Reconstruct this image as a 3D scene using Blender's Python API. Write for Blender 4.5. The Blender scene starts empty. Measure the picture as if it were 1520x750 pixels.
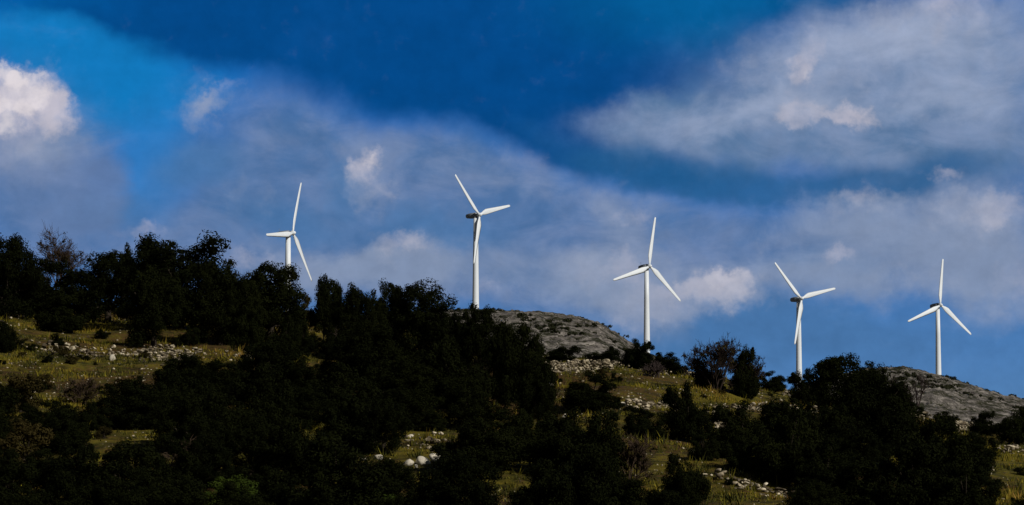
import bpy, math, random
import numpy as np
from mathutils import Vector, Matrix, noise as mnoise

R = math.radians
F_PX, HOR = 4310.0, 720.0            # focal length in photo pixels, eye level in photo pixels
PITCH = math.atan((HOR - 375) / F_PX)
CP, SP = math.cos(PITCH), math.sin(PITCH)
CAM_Z = 1.7
scene = bpy.context.scene
COL = scene.collection


def ray(px, py):
    """direction (per metre of depth along +Y) seen at a photo pixel"""
    a, b = (px - 760) / F_PX, (375 - py) / F_PX
    return a / (CP - b * SP), (b * CP + SP) / (CP - b * SP)


def slope_of(py):
    b = (375 - py) / F_PX
    return (b * CP + SP) / (CP - b * SP)


def lin(r, g, b):
    return tuple(((c / 255 + 0.055) / 1.055) ** 2.4 if c > 10 else c / 255 / 12.92 for c in (r, g, b)) + (1.0,)


# ------------------------------------------------------------------ node helper
class NT:
    def __init__(self, tree):
        self.t = tree
        self.n, self.l = tree.nodes, tree.links

    def new(self, kind, **kw):
        n = self.n.new(kind)
        for k, v in kw.items():
            setattr(n, k, v)
        return n

    def put(self, sock, v):
        if hasattr(v, 'is_output'):
            self.l.new(v, sock)
        else:
            sock.default_value = v

    def math(self, op, a, b=None, c=None, clamp=False):
        n = self.new('ShaderNodeMath', operation=op, use_clamp=clamp)
        for i, v in enumerate((a, b, c)):
            if v is not None:
                self.put(n.inputs[i], v)
        return n.outputs[0]

    def vec(self, op, a, b=None):
        n = self.new('ShaderNodeVectorMath', operation=op)
        self.put(n.inputs[0], a)
        if b is not None:
            if op == 'SCALE':
                self.put(n.inputs['Scale'], b)
            else:
                self.put(n.inputs[1], b)
        return n.outputs['Value'] if op in ('LENGTH', 'DOT_PRODUCT') else n.outputs[0]

    def mix(self, f, a, b, mode='MIX'):
        n = self.new('ShaderNodeMix', data_type='RGBA', blend_type=mode)
        self.put(n.inputs['Factor'], f)
        self.put(n.inputs[6], a)
        self.put(n.inputs[7], b)
        return n.outputs[2]

    def noise(self, v, scale, detail=4, rough=0.55, dist=0.0, out='Fac'):
        n = self.new('ShaderNodeTexNoise')
        self.put(n.inputs['Vector'], v)
        n.inputs['Scale'].default_value = scale
        n.inputs['Detail'].default_value = detail
        n.inputs['Roughness'].default_value = rough
        n.inputs['Distortion'].default_value = dist
        return n.outputs[out]

    def smooth(self, x, lo, hi):
        n = self.new('ShaderNodeMapRange', interpolation_type='SMOOTHSTEP')
        self.put(n.inputs['Value'], x)
        n.inputs['From Min'].default_value = lo
        n.inputs['From Max'].default_value = hi
        return n.outputs[0]


# ------------------------------------------------------------------ camera
cam_data = bpy.data.cameras.new('camera')
cam_data.sensor_width = 36.0
cam_data.lens = F_PX / 1520 * 36.0
cam_data.clip_start = 0.5
cam_data.clip_end = 30000
cam = bpy.data.objects.new('camera', cam_data)
COL.objects.link(cam)
cam.location = (0, 0, CAM_Z)
cam.rotation_euler = (R(90) + PITCH, 0, 0)
scene.camera = cam

# ------------------------------------------------------------------ sun and sky
SUN_EL, SUN_AZ = R(33), R(133)       # compass angle from +Y (the view) towards +X
sun_dir = Vector((math.cos(SUN_EL) * math.sin(SUN_AZ), math.cos(SUN_EL) * math.cos(SUN_AZ), math.sin(SUN_EL)))
sd = bpy.data.lights.new('sun', 'SUN')
sd.energy = 3.6
sd.angle = R(0.5)
sd.color = (1.0, 0.95, 0.87)
so = bpy.data.objects.new('sun', sd)
COL.objects.link(so)
so.location = (60, -30, 80)
so.rotation_euler = sun_dir.to_track_quat('Z', 'Y').to_euler()

world = bpy.data.worlds.new('World')
scene.world = world
world.use_nodes = True


def build_sky():
    wt = world.node_tree
    wt.nodes.clear()
    N = NT(wt)
    sky = N.new('ShaderNodeTexSky', sky_type='NISHITA', sun_disc=False, sun_elevation=SUN_EL,
                sun_rotation=SUN_AZ, altitude=400.0, air_density=1.0, dust_density=0.3, ozone_density=3.0)
    tc = N.new('ShaderNodeTexCoord')
    sep = N.new('ShaderNodeSeparateXYZ')
    N.l.new(tc.outputs['Generated'], sep.inputs[0])
    x, y, z = sep.outputs
    az = N.math('ARCTAN2', x, y)
    el = N.math('ARCSINE', z)
    cmb = N.new('ShaderNodeCombineXYZ')
    N.put(cmb.inputs[0], N.math('MULTIPLY', az, F_PX / 100))
    N.put(cmb.inputs[1], N.math('MULTIPLY', el, F_PX / 100))
    P = cmb.outputs[0]               # compass bearing and height above the horizon, 43.1 units per radian

    def warped(scale, detail, amp, rough=0.55):
        c = N.noise(P, scale, detail, rough, out='Color')
        return N.vec('ADD', P, N.vec('SCALE', N.vec('SUBTRACT', c, (0.5, 0.5, 0.5)), amp))

    W_soft = warped(0.45, 5, 1.3)
    W_mid = warped(0.8, 5, 1.1, 0.6)
    W_fine = warped(1.8, 5, 0.75, 0.62)

    last = [None]                    # each blob waits for the one before it, which keeps the shader's stack short

    def blob(W, cx, cy, rx, ry, rot=0.0, amp=1.0):
        u, e = ray(cx, cy)
        if last[0] is not None:
            W = N.vec('ADD', W, N.vec('SCALE', (1e-7, 1e-7, 1e-7), last[0]))
        m = N.new('ShaderNodeMapping', vector_type='TEXTURE')
        N.l.new(W, m.inputs['Vector'])
        m.inputs['Location'].default_value = (math.atan(u) * F_PX / 100, math.atan(e) * F_PX / 100, 0)
        m.inputs['Rotation'].default_value = (0, 0, R(-rot))
        m.inputs['Scale'].default_value = (rx / 100, ry / 100, 1000.0)
        return N.math('MULTIPLY', N.smooth(N.vec('LENGTH', m.outputs[0]), 1.0, 0.0), amp)

    def layer(W, blobs, lo, hi, nz=None, k=0.0):
        s = None
        for b in blobs:
            v = blob(W, *b)
            s = v if s is None else N.math('ADD', s, v)
            last[0] = s
        if nz is not None:
            s = N.math('ADD', s, N.math('MULTIPLY', N.math('SUBTRACT', nz, 0.5), k))
        return N.smooth(s, lo, hi)

    n_big = N.noise(P, 0.55, 5, 0.6)
    mp = N.new('ShaderNodeMapping')
    N.l.new(P, mp.inputs['Vector'])
    mp.inputs['Rotation'].default_value = (0, 0, R(-14))
    mp.inputs['Scale'].default_value = (0.62, 1.25, 1.0)
    n_mid = N.noise(mp.outputs[0], 1.25, 6, 0.6, 0.5)
    n_fine = N.noise(P, 3.2, 4, 0.6)
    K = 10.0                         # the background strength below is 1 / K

    def C(r, g, b):
        c = lin(r, g, b)
        return (c[0] * K, c[1] * K, c[2] * K, 1)

    col = N.mix(1.0, sky.outputs[0], SKY_TINT, 'MULTIPLY')
    col = N.mix(0.65, col, N.mix(N.smooth(N.math('MULTIPLY', el, F_PX / 100), 0.5, 6.5), C(88, 130, 174), C(12, 104, 174)))
    # clear blue gap on the left, paler towards the hill
    col = N.mix(layer(W_soft, [(160, 130, 320, 150), (60, 40, 260, 110)], 0.05, 1.0), col, C(18, 119, 187))
    col = N.mix(N.math('MULTIPLY', layer(W_soft, [(230, 250, 110, 190)], 0.1, 1.0), 0.8), col, C(45, 125, 196))
    # grey blue cloud body
    A = layer(W_soft, [(60, 270, 230, 200), (420, 270, 220, 230, 0, 1.3), (560, 330, 240, 160),  (640, 310, 360, 210), (330, 400, 460, 140), (850, 390, 380, 180),
                       (1150, 150, 460, 210), (1400, 110, 360, 250), (1430, 340, 300, 180), (1130, 370, 300, 110)],
              0.0, 1.1, n_big, 0.6)
    col = N.mix(A, col, N.mix(N.smooth(n_mid, 0.3, 0.7), C(76, 113, 162), C(106, 129, 170)))
    # blue shade inside the cloud body
    S = layer(W_mid, [(650, 335, 210, 70), (160, 310, 170, 60), (420, 330, 150, 70), (1200, 500, 400, 90), (1240, 400, 150, 50), (1060, 480, 200, 90),
                      (300, 240, 120, 80), (520, 270, 70, 60)], 0.0, 1.1, n_mid, 0.6)
    col = N.mix(N.math('MULTIPLY', S, 0.85), col, C(70, 114, 164))
    # pale lower clouds
    B = layer(W_mid, [(770, 262, 190, 70, 22, 0.55), (620, 240, 210, 60, 12, 0.4), (450, 200, 240, 60, 5, 0.35), (700, 400, 380, 90), (950, 440, 180, 110), (900, 400, 120, 80),
                      (940, 320, 110, 65, 20), (1440, 330, 240, 130), (1230, 330, 170, 65), (1170, 420, 200, 60), (60, 220, 160, 100),
                      (470, 400, 220, 55), (1490, 420, 160, 100), (1330, 390, 260, 80), (600, 380, 120, 50)],
              0.05, 1.5, n_mid, 1.1)
    col = N.mix(N.math('MULTIPLY', B, 0.9), col, C(130, 146, 175))
    # the dark cloud bank
    D = layer(W_soft, [(330, 10, 460, 110), (560, 70, 460, 150, 8), (760, 140, 360, 150, 14), (930, 80, 330, 190), (950, 225, 290, 85, 13),
                       (1180, 0, 320, 80), (800, 0, 420, 120), (60, 0, 300, 75)],
              0.15, 0.95, n_mid, 0.45)
    Dc = N.mix(layer(W_soft, [(1250, 250, 460, 210)], 0.0, 1.0), C(3, 71, 134), C(30, 94, 150))
    Dc = N.mix(layer(W_soft, [(1050, -20, 420, 150)], 0.0, 1.0), Dc, C(4, 92, 150))
    Dc = N.mix(layer(W_soft, [(-20, -20, 300, 120)], 0.0, 1.0), Dc, C(4, 98, 172))
    Dc = N.vec('SCALE', Dc, N.math('MULTIPLY_ADD', N.math('SUBTRACT', n_big, 0.5), 0.5, 1.0))
    col = N.mix(N.math('MULTIPLY', D, 0.97), col, Dc)
    # the upper right cloud in front of it
    U = layer(W_mid, [(1180, 120, 320, 130), (1400, 150, 400, 170), (1470, 60, 290, 150), (1020, 185, 270, 80, -8), (1080, 210, 320, 75, 6, 0.9), (960, 175, 190, 60, 4, 0.8), (1300, 210, 420, 100), (1450, 230, 260, 90)],
              0.0, 2.1, n_big, 0.7)
    col = N.mix(U, col, N.mix(N.smooth(n_mid, 0.3, 0.72), C(88, 120, 160), C(118, 138, 172)))
    U2 = layer(W_mid, [(1450, 60, 230, 140), (1200, 80, 150, 120, -50), (1100, 170, 240, 50, -6), (1320, 70, 160, 80), (1400, 160, 260, 60)],
               0.1, 1.8, n_mid, 0.8)
    col = N.mix(N.math('MULTIPLY', U2, 0.9), col, C(160, 172, 198))
    # the dark underside that sweeps across the centre right
    V = layer(W_soft, [(910, 235, 260, 66, 12, 0.8), (1080, 268, 300, 66, 6, 1.0), (1270, 284, 250, 56, -2, 1.0), (1430, 266, 200, 44, -10, 0.6)], 0.1, 1.05, n_mid, 0.5)
    V = N.math('MULTIPLY', V, N.smooth(N.vec('DOT_PRODUCT', W_mid, (0.06, 1.0, 0.0)), 4.25, 4.55))
    col = N.mix(N.math('MULTIPLY', V, 0.75), col, C(36, 92, 142))
    # sunlit tops
    W_puff = N.vec('ADD', W_fine, N.vec('SCALE', N.vec('SUBTRACT', N.noise(P, 5.5, 3, 0.6, out='Color'), (0.5, 0.5, 0.5)), 0.28))

    def billow(scale, lo, hi):       # rounded cauliflower lobes
        v = N.new('ShaderNodeTexVoronoi', feature='F1')
        N.l.new(W_puff, v.inputs['Vector'])
        v.inputs['Scale'].default_value = scale
        return N.smooth(v.outputs['Distance'], hi, lo)

    n_bil = N.math('MULTIPLY_ADD', billow(2.6, 0.0, 0.8), 0.6, N.math('MULTIPLY', n_fine, 0.4))
    L = layer(W_puff, [(35, 135, 100, 62, 0, 1.5), (10, 190, 130, 80, 0, 1.1), (85, 178, 75, 52, 0, 1.2), (545, 240, 48, 34, -30, 1.2), (1190, 105, 44, 95, 22, 1.05),
                       (1270, 172, 60, 36, 10, 1.1), (1200, 172, 110, 26, -4, 0.9), (1072, 424, 74, 44, -4, 1.7), (1010, 436, 70, 30, 0, 1.0), (930, 400, 90, 50, 15, 0.75),
                       (610, 364, 90, 30, 0, 0.85), (328, 140, 70, 24, -32, 0.65), (1280, 290, 50, 34, 0, 0.8), (1480, 315, 100, 60, 0, 0.95),
                       (1410, 265, 50, 28, 10, 0.8), (1410, 20, 130, 60, 0, 0.75), (1245, 378, 70, 34, -20, 0.7), (565, 278, 50, 34, 30, 0.6), (215, 350, 90, 30, 0, 0.7),
                       (360, 390, 80, 34, 0, 0.7), (790, 250, 70, 50, 30, 0.55), (700, 430, 120, 40, 0, 0.5), (960, 470, 110, 60, 0, 0.55), (1500, 420, 90, 60, 0, 0.6), (950, 325, 60, 40, 0, 0.6)],
              0.14, 1.75, n_bil, 0.5)
    col = N.mix(N.math('MULTIPLY', L, 0.9), col, C(198, 192, 203))
    L2 = layer(W_puff, [(28, 125, 75, 42, 0, 1.1), (0, 180, 90, 55, 0, 1.0), (60, 160, 50, 30, 0, 0.7), (548, 238, 26, 20, -30, 0.7), (1076, 414, 52, 26, 0, 1.0), (1188, 130, 20, 50, 25, 0.5),
                        (1268, 168, 36, 20, 0, 0.6)],
               0.3, 1.2, n_bil, 0.9)
    col = N.mix(N.math('MULTIPLY', L2, 0.85), col, C(226, 218, 222))
    E = layer(W_puff, [(300, 165, 90, 40, -25, 0.5), (770, 255, 130, 50, 22, 0.5), (900, 310, 110, 50, 24, 0.6),
                       (1120, 90, 120, 60, -20, 0.7), (1330, 30, 130, 60, -10, 0.9), (1450, 60, 120, 70, 0, 0.6), (1240, 110, 160, 40, 0, 0.5),
                       (1270, 300, 110, 40, 0, 0.9), (1390, 310, 130, 50, 0, 0.8), (880, 390, 110, 50, 0, 1.0), (600, 375, 130, 40, 0, 0.8), (1340, 430, 150, 50, 0, 0.7), (1480, 470, 110, 60, 0, 0.8),
                       (380, 300, 110, 60, 0, 0.4), (50, 235, 150, 80, 0, 1.1), (1000, 440, 190, 70, 0, 1.1), (1090, 425, 110, 60, 0, 0.9), (310, 160, 90, 60, -20, 0.7), (545, 250, 80, 70, 0, 0.7), (1230, 160, 150, 70, 0, 0.8), (1480, 320, 110, 90, 0, 0.9), (560, 290, 80, 60, 0, 0.6), (1160, 365, 120, 40, 0, 0.7), (420, 400, 120, 50, 0, 0.6), (960, 470, 110, 60, 0, 0.7)],
              0.05, 1.7, n_bil, 0.6)
    col = N.mix(N.math('MULTIPLY', E, 0.7), col, C(156, 164, 185))
    # a grey underside for the left cumulus
    G = layer(W_mid, [(60, 265, 190, 80), (150, 270, 90, 110), (100, 330, 160, 60)], 0.1, 1.2, n_mid, 0.4)
    col = N.mix(N.math('MULTIPLY', G, 0.7), col, C(100, 124, 166))
    # fine mottling of the cloud water
    mott = N.math('ADD', N.math('MULTIPLY', N.math('SUBTRACT', n_fine, 0.5), 0.3), 1.0)
    mott = N.math('MULTIPLY', mott, N.math('MULTIPLY_ADD', N.math('SUBTRACT', n_mid, 0.5), 0.22, 1.0))
    col = N.vec('SCALE', col, mott)
    # unseen sky outside the view: dimmed, with added grey cloud, to cut blue fill
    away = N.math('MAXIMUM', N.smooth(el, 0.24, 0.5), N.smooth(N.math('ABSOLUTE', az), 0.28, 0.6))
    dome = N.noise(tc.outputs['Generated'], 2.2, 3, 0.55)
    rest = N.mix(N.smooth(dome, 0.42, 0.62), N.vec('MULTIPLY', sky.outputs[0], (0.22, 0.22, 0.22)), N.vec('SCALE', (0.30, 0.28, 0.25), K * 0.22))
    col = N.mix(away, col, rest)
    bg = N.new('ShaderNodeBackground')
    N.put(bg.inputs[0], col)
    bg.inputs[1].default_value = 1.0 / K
    out = N.new('ShaderNodeOutputWorld')
    N.l.new(bg.outputs[0], out.inputs[0])
    world.cycles.sampling_method = 'MANUAL'
    world.cycles.sample_map_resolution = 512


SKY_TINT = (0.085, 0.25, 0.75, 1)
build_sky()

scene.view_settings.view_transform = 'Standard'
scene.view_settings.look = 'None'
scene.view_settings.exposure = 0.0
scene.view_settings.gamma = 1.0

# ------------------------------------------------------------------ mesh helpers
def make_obj(name, verts, faces, mat, parent=None, loc=None, smooth=False, link=True):
    """faces: list of tuples, or an (n, k) int array"""
    me = bpy.data.meshes.new(name)
    verts = np.asarray(verts, dtype=np.float32).reshape(-1, 3)
    if isinstance(faces, np.ndarray):
        n, k = faces.shape
        me.vertices.add(len(verts))
        me.vertices.foreach_set('co', verts.ravel())
        me.loops.add(n * k)
        me.loops.foreach_set('vertex_index', faces.astype(np.int32).ravel())
        me.polygons.add(n)
        me.polygons.foreach_set('loop_start', np.arange(0, n * k, k, dtype=np.int32))
        me.update(calc_edges=True)
    else:
        me.from_pydata(verts.tolist(), [], faces)
    if smooth:
        me.polygons.foreach_set('use_smooth', np.ones(len(me.polygons), dtype=bool))
    me.materials.append(mat)
    me.validate()
    o = bpy.data.objects.new(name, me)
    if link:
        COL.objects.link(o)
    if parent is not None:
        o.parent = parent
    if loc is not None:
        o.location = loc
    return o


def add_attr(o, name, values):
    a = o.data.attributes.new(name, 'FLOAT', 'POINT')
    a.data.foreach_set('value', np.asarray(values, dtype=np.float32))


def tag(o, label=None, cat=None, group=None, kind=None):
    for k, v in (('label', label), ('category', cat), ('group', group), ('kind', kind)):
        if v:
            o[k] = v
    return o


class MB:
    def __init__(self):
        self.v, self.f = [], []

    def tube(self, pts, rads, n=5, cap=False):
        prev = None
        base = len(self.v)
        for i, p in enumerate(pts):
            d = (pts[min(i + 1, len(pts) - 1)] - pts[max(i - 1, 0)]).normalized()
            if prev is None:
                a = d.orthogonal().normalized()
            else:
                a = (prev - d * prev.dot(d)).normalized()
            prev = a
            b = d.cross(a)
            for k in range(n):
                t = 2 * math.pi * k / n
                self.v.append(tuple(p + (a * math.cos(t) + b * math.sin(t)) * rads[i]))
        for i in range(len(pts) - 1):
            for k in range(n):
                q = base + i * n
                self.f.append((q + k, q + (k + 1) % n, q + n + (k + 1) % n, q + n + k))
        if cap:
            self.f.append(tuple(base + k for k in reversed(range(n))))
            self.f.append(tuple(base + (len(pts) - 1) * n + k for k in range(n)))

    def build(self, name, mat, parent=None, loc=None, smooth=True, link=True):
        return make_obj(name, self.v, self.f, mat, parent, loc, smooth, link)


def principled(name, rough=0.8, spec=0.3):
    m = bpy.data.materials.new(name)
    m.use_nodes = True
    N = NT(m.node_tree)
    b = N.n['Principled BSDF']
    b.inputs['Roughness'].default_value = rough
    b.inputs['Specular IOR Level'].default_value = spec
    return m, N, b


def ramp(N, fac, stops):
    r = N.new('ShaderNodeValToRGB')
    while len(r.color_ramp.elements) < len(stops):
        r.color_ramp.elements.new(0.5)
    for e, (p, c) in zip(r.color_ramp.elements, stops):
        e.position, e.color = p, c + (1,)
    N.put(r.inputs[0], fac)
    return r.outputs[0]


def bump(N, bsdf, h, strength, dist):
    b = N.new('ShaderNodeBump')
    b.inputs['Strength'].default_value = strength
    b.inputs['Distance'].default_value = dist
    N.put(b.inputs['Height'], h)
    N.put(bsdf.inputs['Normal'], b.outputs[0])


# ------------------------------------------------------------------ terrain
def table(pairs):
    xs, ys = [p[0] for p in pairs], [p[1] for p in pairs]
    return lambda v: np.interp(v, xs, ys)


RIDGE_PY = table([(-1500, 470), (-400, 430), (0, 436), (130, 452), (300, 458), (450, 462), (600, 482), (700, 500), (800, 524), (900, 532),
                  (1000, 546), (1100, 564), (1200, 582), (1300, 600), (1400, 622), (1520, 644), (2000, 690), (3000, 716)])
RIDGE_R = table([(-400, 225), (400, 222), (900, 205), (1520, 185), (2500, 170)])
Y0 = 88.0
E0 = slope_of(752)


def px_of(x, y):
    y = np.maximum(y, 1.0)
    return np.clip(760 + F_PX * x / y, -1500, 3000)


def slope_np(py):
    b = (375 - py) / F_PX
    return (b * CP + SP) / (CP - b * SP)


def hash_noise(x, y, s, seed=0.0):
    return np.array([mnoise.noise((a * s + seed, b * s - seed, seed * 0.37)) for a, b in zip(np.ravel(x), np.ravel(y))]).reshape(np.shape(x))


def ground_smooth(x, y):
    x, y = np.asarray(x, float), np.asarray(y, float)
    p = px_of(x, y)
    Rr = RIDGE_R(p)
    zr = slope_np(RIDGE_PY(p)) * Rr + CAM_Z
    z0 = E0 * Y0 + CAM_Z
    t = np.clip((y - Y0) / (Rr - Y0), 0, 1)
    near = z0 * np.clip(y / Y0, 0, 1)
    hill = z0 + (zr - z0) * t
    d = np.clip(y - Rr, 0, None)
    back = np.where(d > 0, zr * (0.25 + 0.75 * np.exp(-(d / 75.0) ** 2)) - np.minimum(d, 30) * 0.02, hill)
    z = np.where(y < Y0, near, np.where(d > 0, back, hill))
    far = np.clip((y - 2500) / 2500, 0, 1)
    side = np.clip((np.abs(np.arctan2(x, y)) - R(28)) / R(30), 0, 1)
    z = z * (1 - far)
    zs = np.clip((np.hypot(x, y) - 60) / 300, 0, 1) * 12.0     # gentle rise all round, outside the view
    return z * (1 - side) + zs * side * (1 - far)


def terrace(z, y):
    """old field terraces: the slope is cut into low steps"""
    step = 1.15
    k = z / step
    fl = np.floor(k)
    fr = k - fl
    s = np.clip((fr - 0.62) / 0.38, 0, 1)
    s = s * s * (3 - 2 * s)
    return (fl + 0.45 * fr + 0.55 * s) * step


def ground_at(x, y):
    """final ground height, scalars"""
    z = float(ground_smooth(x, y))
    if 60 < y < 320:
        n = mnoise.noise((x * 0.06, y * 0.06, 3.1)) * 0.5 + mnoise.noise((x * 0.2, y * 0.2, 7.7)) * 0.22 + mnoise.noise((x * 0.7, y * 0.7, 1.7)) * 0.07
        w = min(1.0, (y - 60) / 30, (320 - y) / 60)
        z += (n + (float(terrace(z + 0.4 * mnoise.noise((x * 0.03, y * 0.05, 0.0)), y)) - z) * 0.7) * w
    return z


GRID = {}


def ground_fast(x, y):
    """height of the finished ground sheet"""
    x, y = np.asarray(x, float), np.asarray(y, float)
    a, d = np.arctan2(x, y), np.hypot(x, y)
    ga, gr, gz = GRID['ang'], GRID['rad'], GRID['z']
    i = np.clip(np.searchsorted(gr, d) - 1, 0, len(gr) - 2)
    j = np.clip(np.searchsorted(ga, a) - 1, 0, len(ga) - 2)
    fr = np.clip((d - gr[i]) / (gr[i + 1] - gr[i]), 0, 1)
    fa = np.clip((a - ga[j]) / (ga[j + 1] - ga[j]), 0, 1)
    return (gz[i, j] * (1 - fr) + gz[i + 1, j] * fr) * (1 - fa) + (gz[i, j + 1] * (1 - fr) + gz[i + 1, j + 1] * fr) * fa


def hit(px, py):
    """where the ray through a photo pixel meets the hillside (the ridge when it passes above)"""
    u, e = ray(px, py)
    ys = np.arange(66.0, float(RIDGE_R(px)) + 0.1, 0.15)
    below = np.nonzero(CAM_Z + e * ys <= ground_fast(u * ys, ys))[0]
    y = float(ys[below[0]] if len(below) else ys[-1])
    return Vector((u * y, y, float(ground_fast(u * y, y))))


def ground_material():
    m, N, b = principled('hillside_grass', 0.95, 0.1)
    pos = N.new('ShaderNodeNewGeometry').outputs['Position']
    big = N.noise(pos, 0.07, 5, 0.6)
    mid = N.noise(pos, 0.6, 7, 0.66)
    fine = N.noise(pos, 2.6, 6, 0.7)
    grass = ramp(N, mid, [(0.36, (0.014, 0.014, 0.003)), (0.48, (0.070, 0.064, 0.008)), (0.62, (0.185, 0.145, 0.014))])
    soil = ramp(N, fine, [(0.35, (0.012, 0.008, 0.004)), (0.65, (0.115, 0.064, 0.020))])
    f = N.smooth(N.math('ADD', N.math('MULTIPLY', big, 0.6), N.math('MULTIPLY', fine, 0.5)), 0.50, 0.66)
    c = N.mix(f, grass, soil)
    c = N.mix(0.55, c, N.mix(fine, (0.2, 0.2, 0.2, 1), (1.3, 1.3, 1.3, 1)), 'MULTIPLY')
    # pale grit and pebbles between the tufts
    v = N.new('ShaderNodeTexVoronoi')
    N.put(v.inputs['Vector'], pos)
    v.inputs['Scale'].default_value = 3.2
    peb = N.math('MULTIPLY', N.smooth(v.outputs['Distance'], 0.17, 0.08), N.smooth(N.noise(pos, 0.22, 3), 0.56, 0.68))
    c = N.mix(peb, c, (0.36, 0.32, 0.25, 1))
    N.put(b.inputs['Base Color'], c)
    bump(N, b, N.math('ADD', fine, N.math('MULTIPLY', mid, 1.5)), 0.9, 0.25)
    return m


def build_ground():
    ang = np.unique(np.concatenate([np.linspace(-180, -16, 42), np.linspace(-16, 16, 420), np.linspace(16, 180, 42)]))[:-1]
    rad = np.concatenate([np.geomspace(0.8, 84, 26)[:-1], np.arange(84, 246, 0.45), np.geomspace(247, 14000, 60)])
    A, D = np.meshgrid(np.radians(ang), rad)
    X, Y = D * np.sin(A), D * np.cos(A)
    Z = ground_smooth(X, Y)
    inside = (np.abs(A) < R(20)) & (Y > 60) & (Y < 320)
    idx = np.argwhere(inside)
    for i, j in idx:
        Z[i, j] = ground_at(X[i, j], Y[i, j])
    GRID.update(ang=np.radians(ang), rad=rad, z=Z)
    na, nr = len(ang), len(rad)
    verts = np.stack([X, Y, Z], -1).reshape(-1, 3)
    i, j = np.meshgrid(np.arange(nr - 1), np.arange(na), indexing='ij')
    j2 = (j + 1) % na
    f = np.stack([i * na + j, i * na + j2, (i + 1) * na + j2, (i + 1) * na + j], -1).reshape(-1, 4)
    verts = np.vstack([verts, [[0, 0, float(Z[0].mean())]]])
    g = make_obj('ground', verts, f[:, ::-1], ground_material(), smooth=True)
    tag(g, 'dark grassy hillside with old stony terraces', 'ground', kind='structure')
    return g


build_ground()

# ------------------------------------------------------------------ rocky hills behind
CREST_A = table([(-900, 470), (-300, 480), (430, 478), (600, 474), (670, 469), (735, 466), (800, 465), (850, 470), (888, 478), (905, 489), (920, 499), (945, 515), (985, 538), (1040, 575), (1100, 640)])
CREST_B = table([(980, 690), (1080, 640), (1150, 600), (1220, 564), (1280, 554), (1310, 549), (1340, 549), (1395, 560), (1450, 578), (1490, 590), (1520, 595), (1600, 612), (1800, 680), (1900, 712)])
BASE_A = table([(-900, 520), (428, 500), (709, 464), (961, 533), (1040, 580), (1100, 650)])
BASE_B = table([(980, 700), (1080, 650), (1187, 575), (1393, 580), (1600, 640), (1900, 714)])
DEPTH_T = table([(-900, 1100), (434, 1153), (711, 1271), (963, 1304), (1190, 1377), (1395, 1416), (1900, 1450)])
HILLS = {'a': (CREST_A, BASE_A, 860.0, 520.0), 'b': (CREST_B, BASE_B, 960.0, 560.0)}


def hill_z(which, px, y):
    crest, base, yc, yf = HILLS[which]
    px, y = np.asarray(px, float), np.asarray(y, float)
    zv = 2.0
    zc = slope_np(crest(px)) * yc + CAM_Z
    yt = DEPTH_T(px)
    zt = slope_np(base(px)) * yt + CAM_Z
    t = np.clip((y - yf) / (yc - yf), 0, 1)
    front = zv + (zc - zv) * np.sin(t * math.pi / 2) ** 1.3
    q = np.clip((y - yc) / (yt - yc), 0, 1)
    top = zc + (zt - zc) * q
    w = np.clip((y - yt - 60) / 700, 0, 1)
    w = w * w * (3 - 2 * w)
    tail = zt * (1 - w) - 4 * w
    return np.where(y < yc, front, np.where(y < yt, top, tail))


def rock_material():
    m, N, b = principled('limestone_hill', 0.95, 0.15)
    pos = N.new('ShaderNodeNewGeometry').outputs['Position']
    mp = N.new('ShaderNodeMapping')
    N.l.new(pos, mp.inputs['Vector'])
    mp.inputs['Scale'].default_value = (0.6, 0.6, 2.4)          # beds of rock lie level
    mp.inputs['Rotation'].default_value = (0, R(9), 0)
    bed = N.noise(mp.outputs[0], 0.34, 8, 0.74, 0.8)
    spot = N.noise(pos, 0.15, 7, 0.7)
    fine = N.noise(pos, 1.1, 5, 0.7)
    rock = ramp(N, bed, [(0.36, (0.05, 0.043, 0.036)), (0.45, (0.145, 0.13, 0.118)), (0.54, (0.30, 0.270, 0.24)), (0.64, (0.55, 0.50, 0.445))])
    green = ramp(N, fine, [(0.3, (0.012, 0.016, 0.008)), (0.7, (0.055, 0.055, 0.022))])
    f = N.smooth(N.math('ADD', spot, N.math('MULTIPLY', N.math('SUBTRACT', fine, 0.5), 0.5)), 0.47, 0.58)
    c = N.mix(f, rock, green)
    N.put(b.inputs['Base Color'], c)
    bump(N, b, N.math('ADD', bed, N.math('MULTIPLY', fine, 0.4)), 1.0, 2.5)
    return m


ROCK_MAT = rock_material()


def hill_point(which, px, y):
    """point on a rocky hill, with its lumps"""
    u = (px - 760) / F_PX
    z = float(hill_z(which, px, y))
    x = u * y
    yc = HILLS[which][2]
    amp = 1.0 if y < yc + 40 else max(0.12, 1 - (y - yc - 40) / 150)
    amp *= min(1.0, max(0.0, (y - HILLS[which][3]) / 60))
    n = mnoise.noise((x * 0.02, y * 0.02, 2.0)) * 1.3 + mnoise.noise((x * 0.07, y * 0.05, 5.0)) * 0.9
    n += (0.5 - abs(mnoise.noise((x * 0.16, y * 0.11, 9.0)))) * 1.3 + mnoise.noise((x * 0.33, y * 0.25, 4.0)) * 0.75 + (0.4 - abs(mnoise.noise((x * 0.8, y * 0.5, 1.0)))) * 0.7
    led = (z + n * 1.5 + 0.02 * x) / 2.4                       # broken ledges
    fr = led - math.floor(led)
    n += 1.5 * (fr ** 3 - fr * 0.8) * (0.5 + mnoise.noise((x * 0.05, y * 0.05, 3.0)))
    return x, y, z + (n - 1.2) * amp


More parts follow.
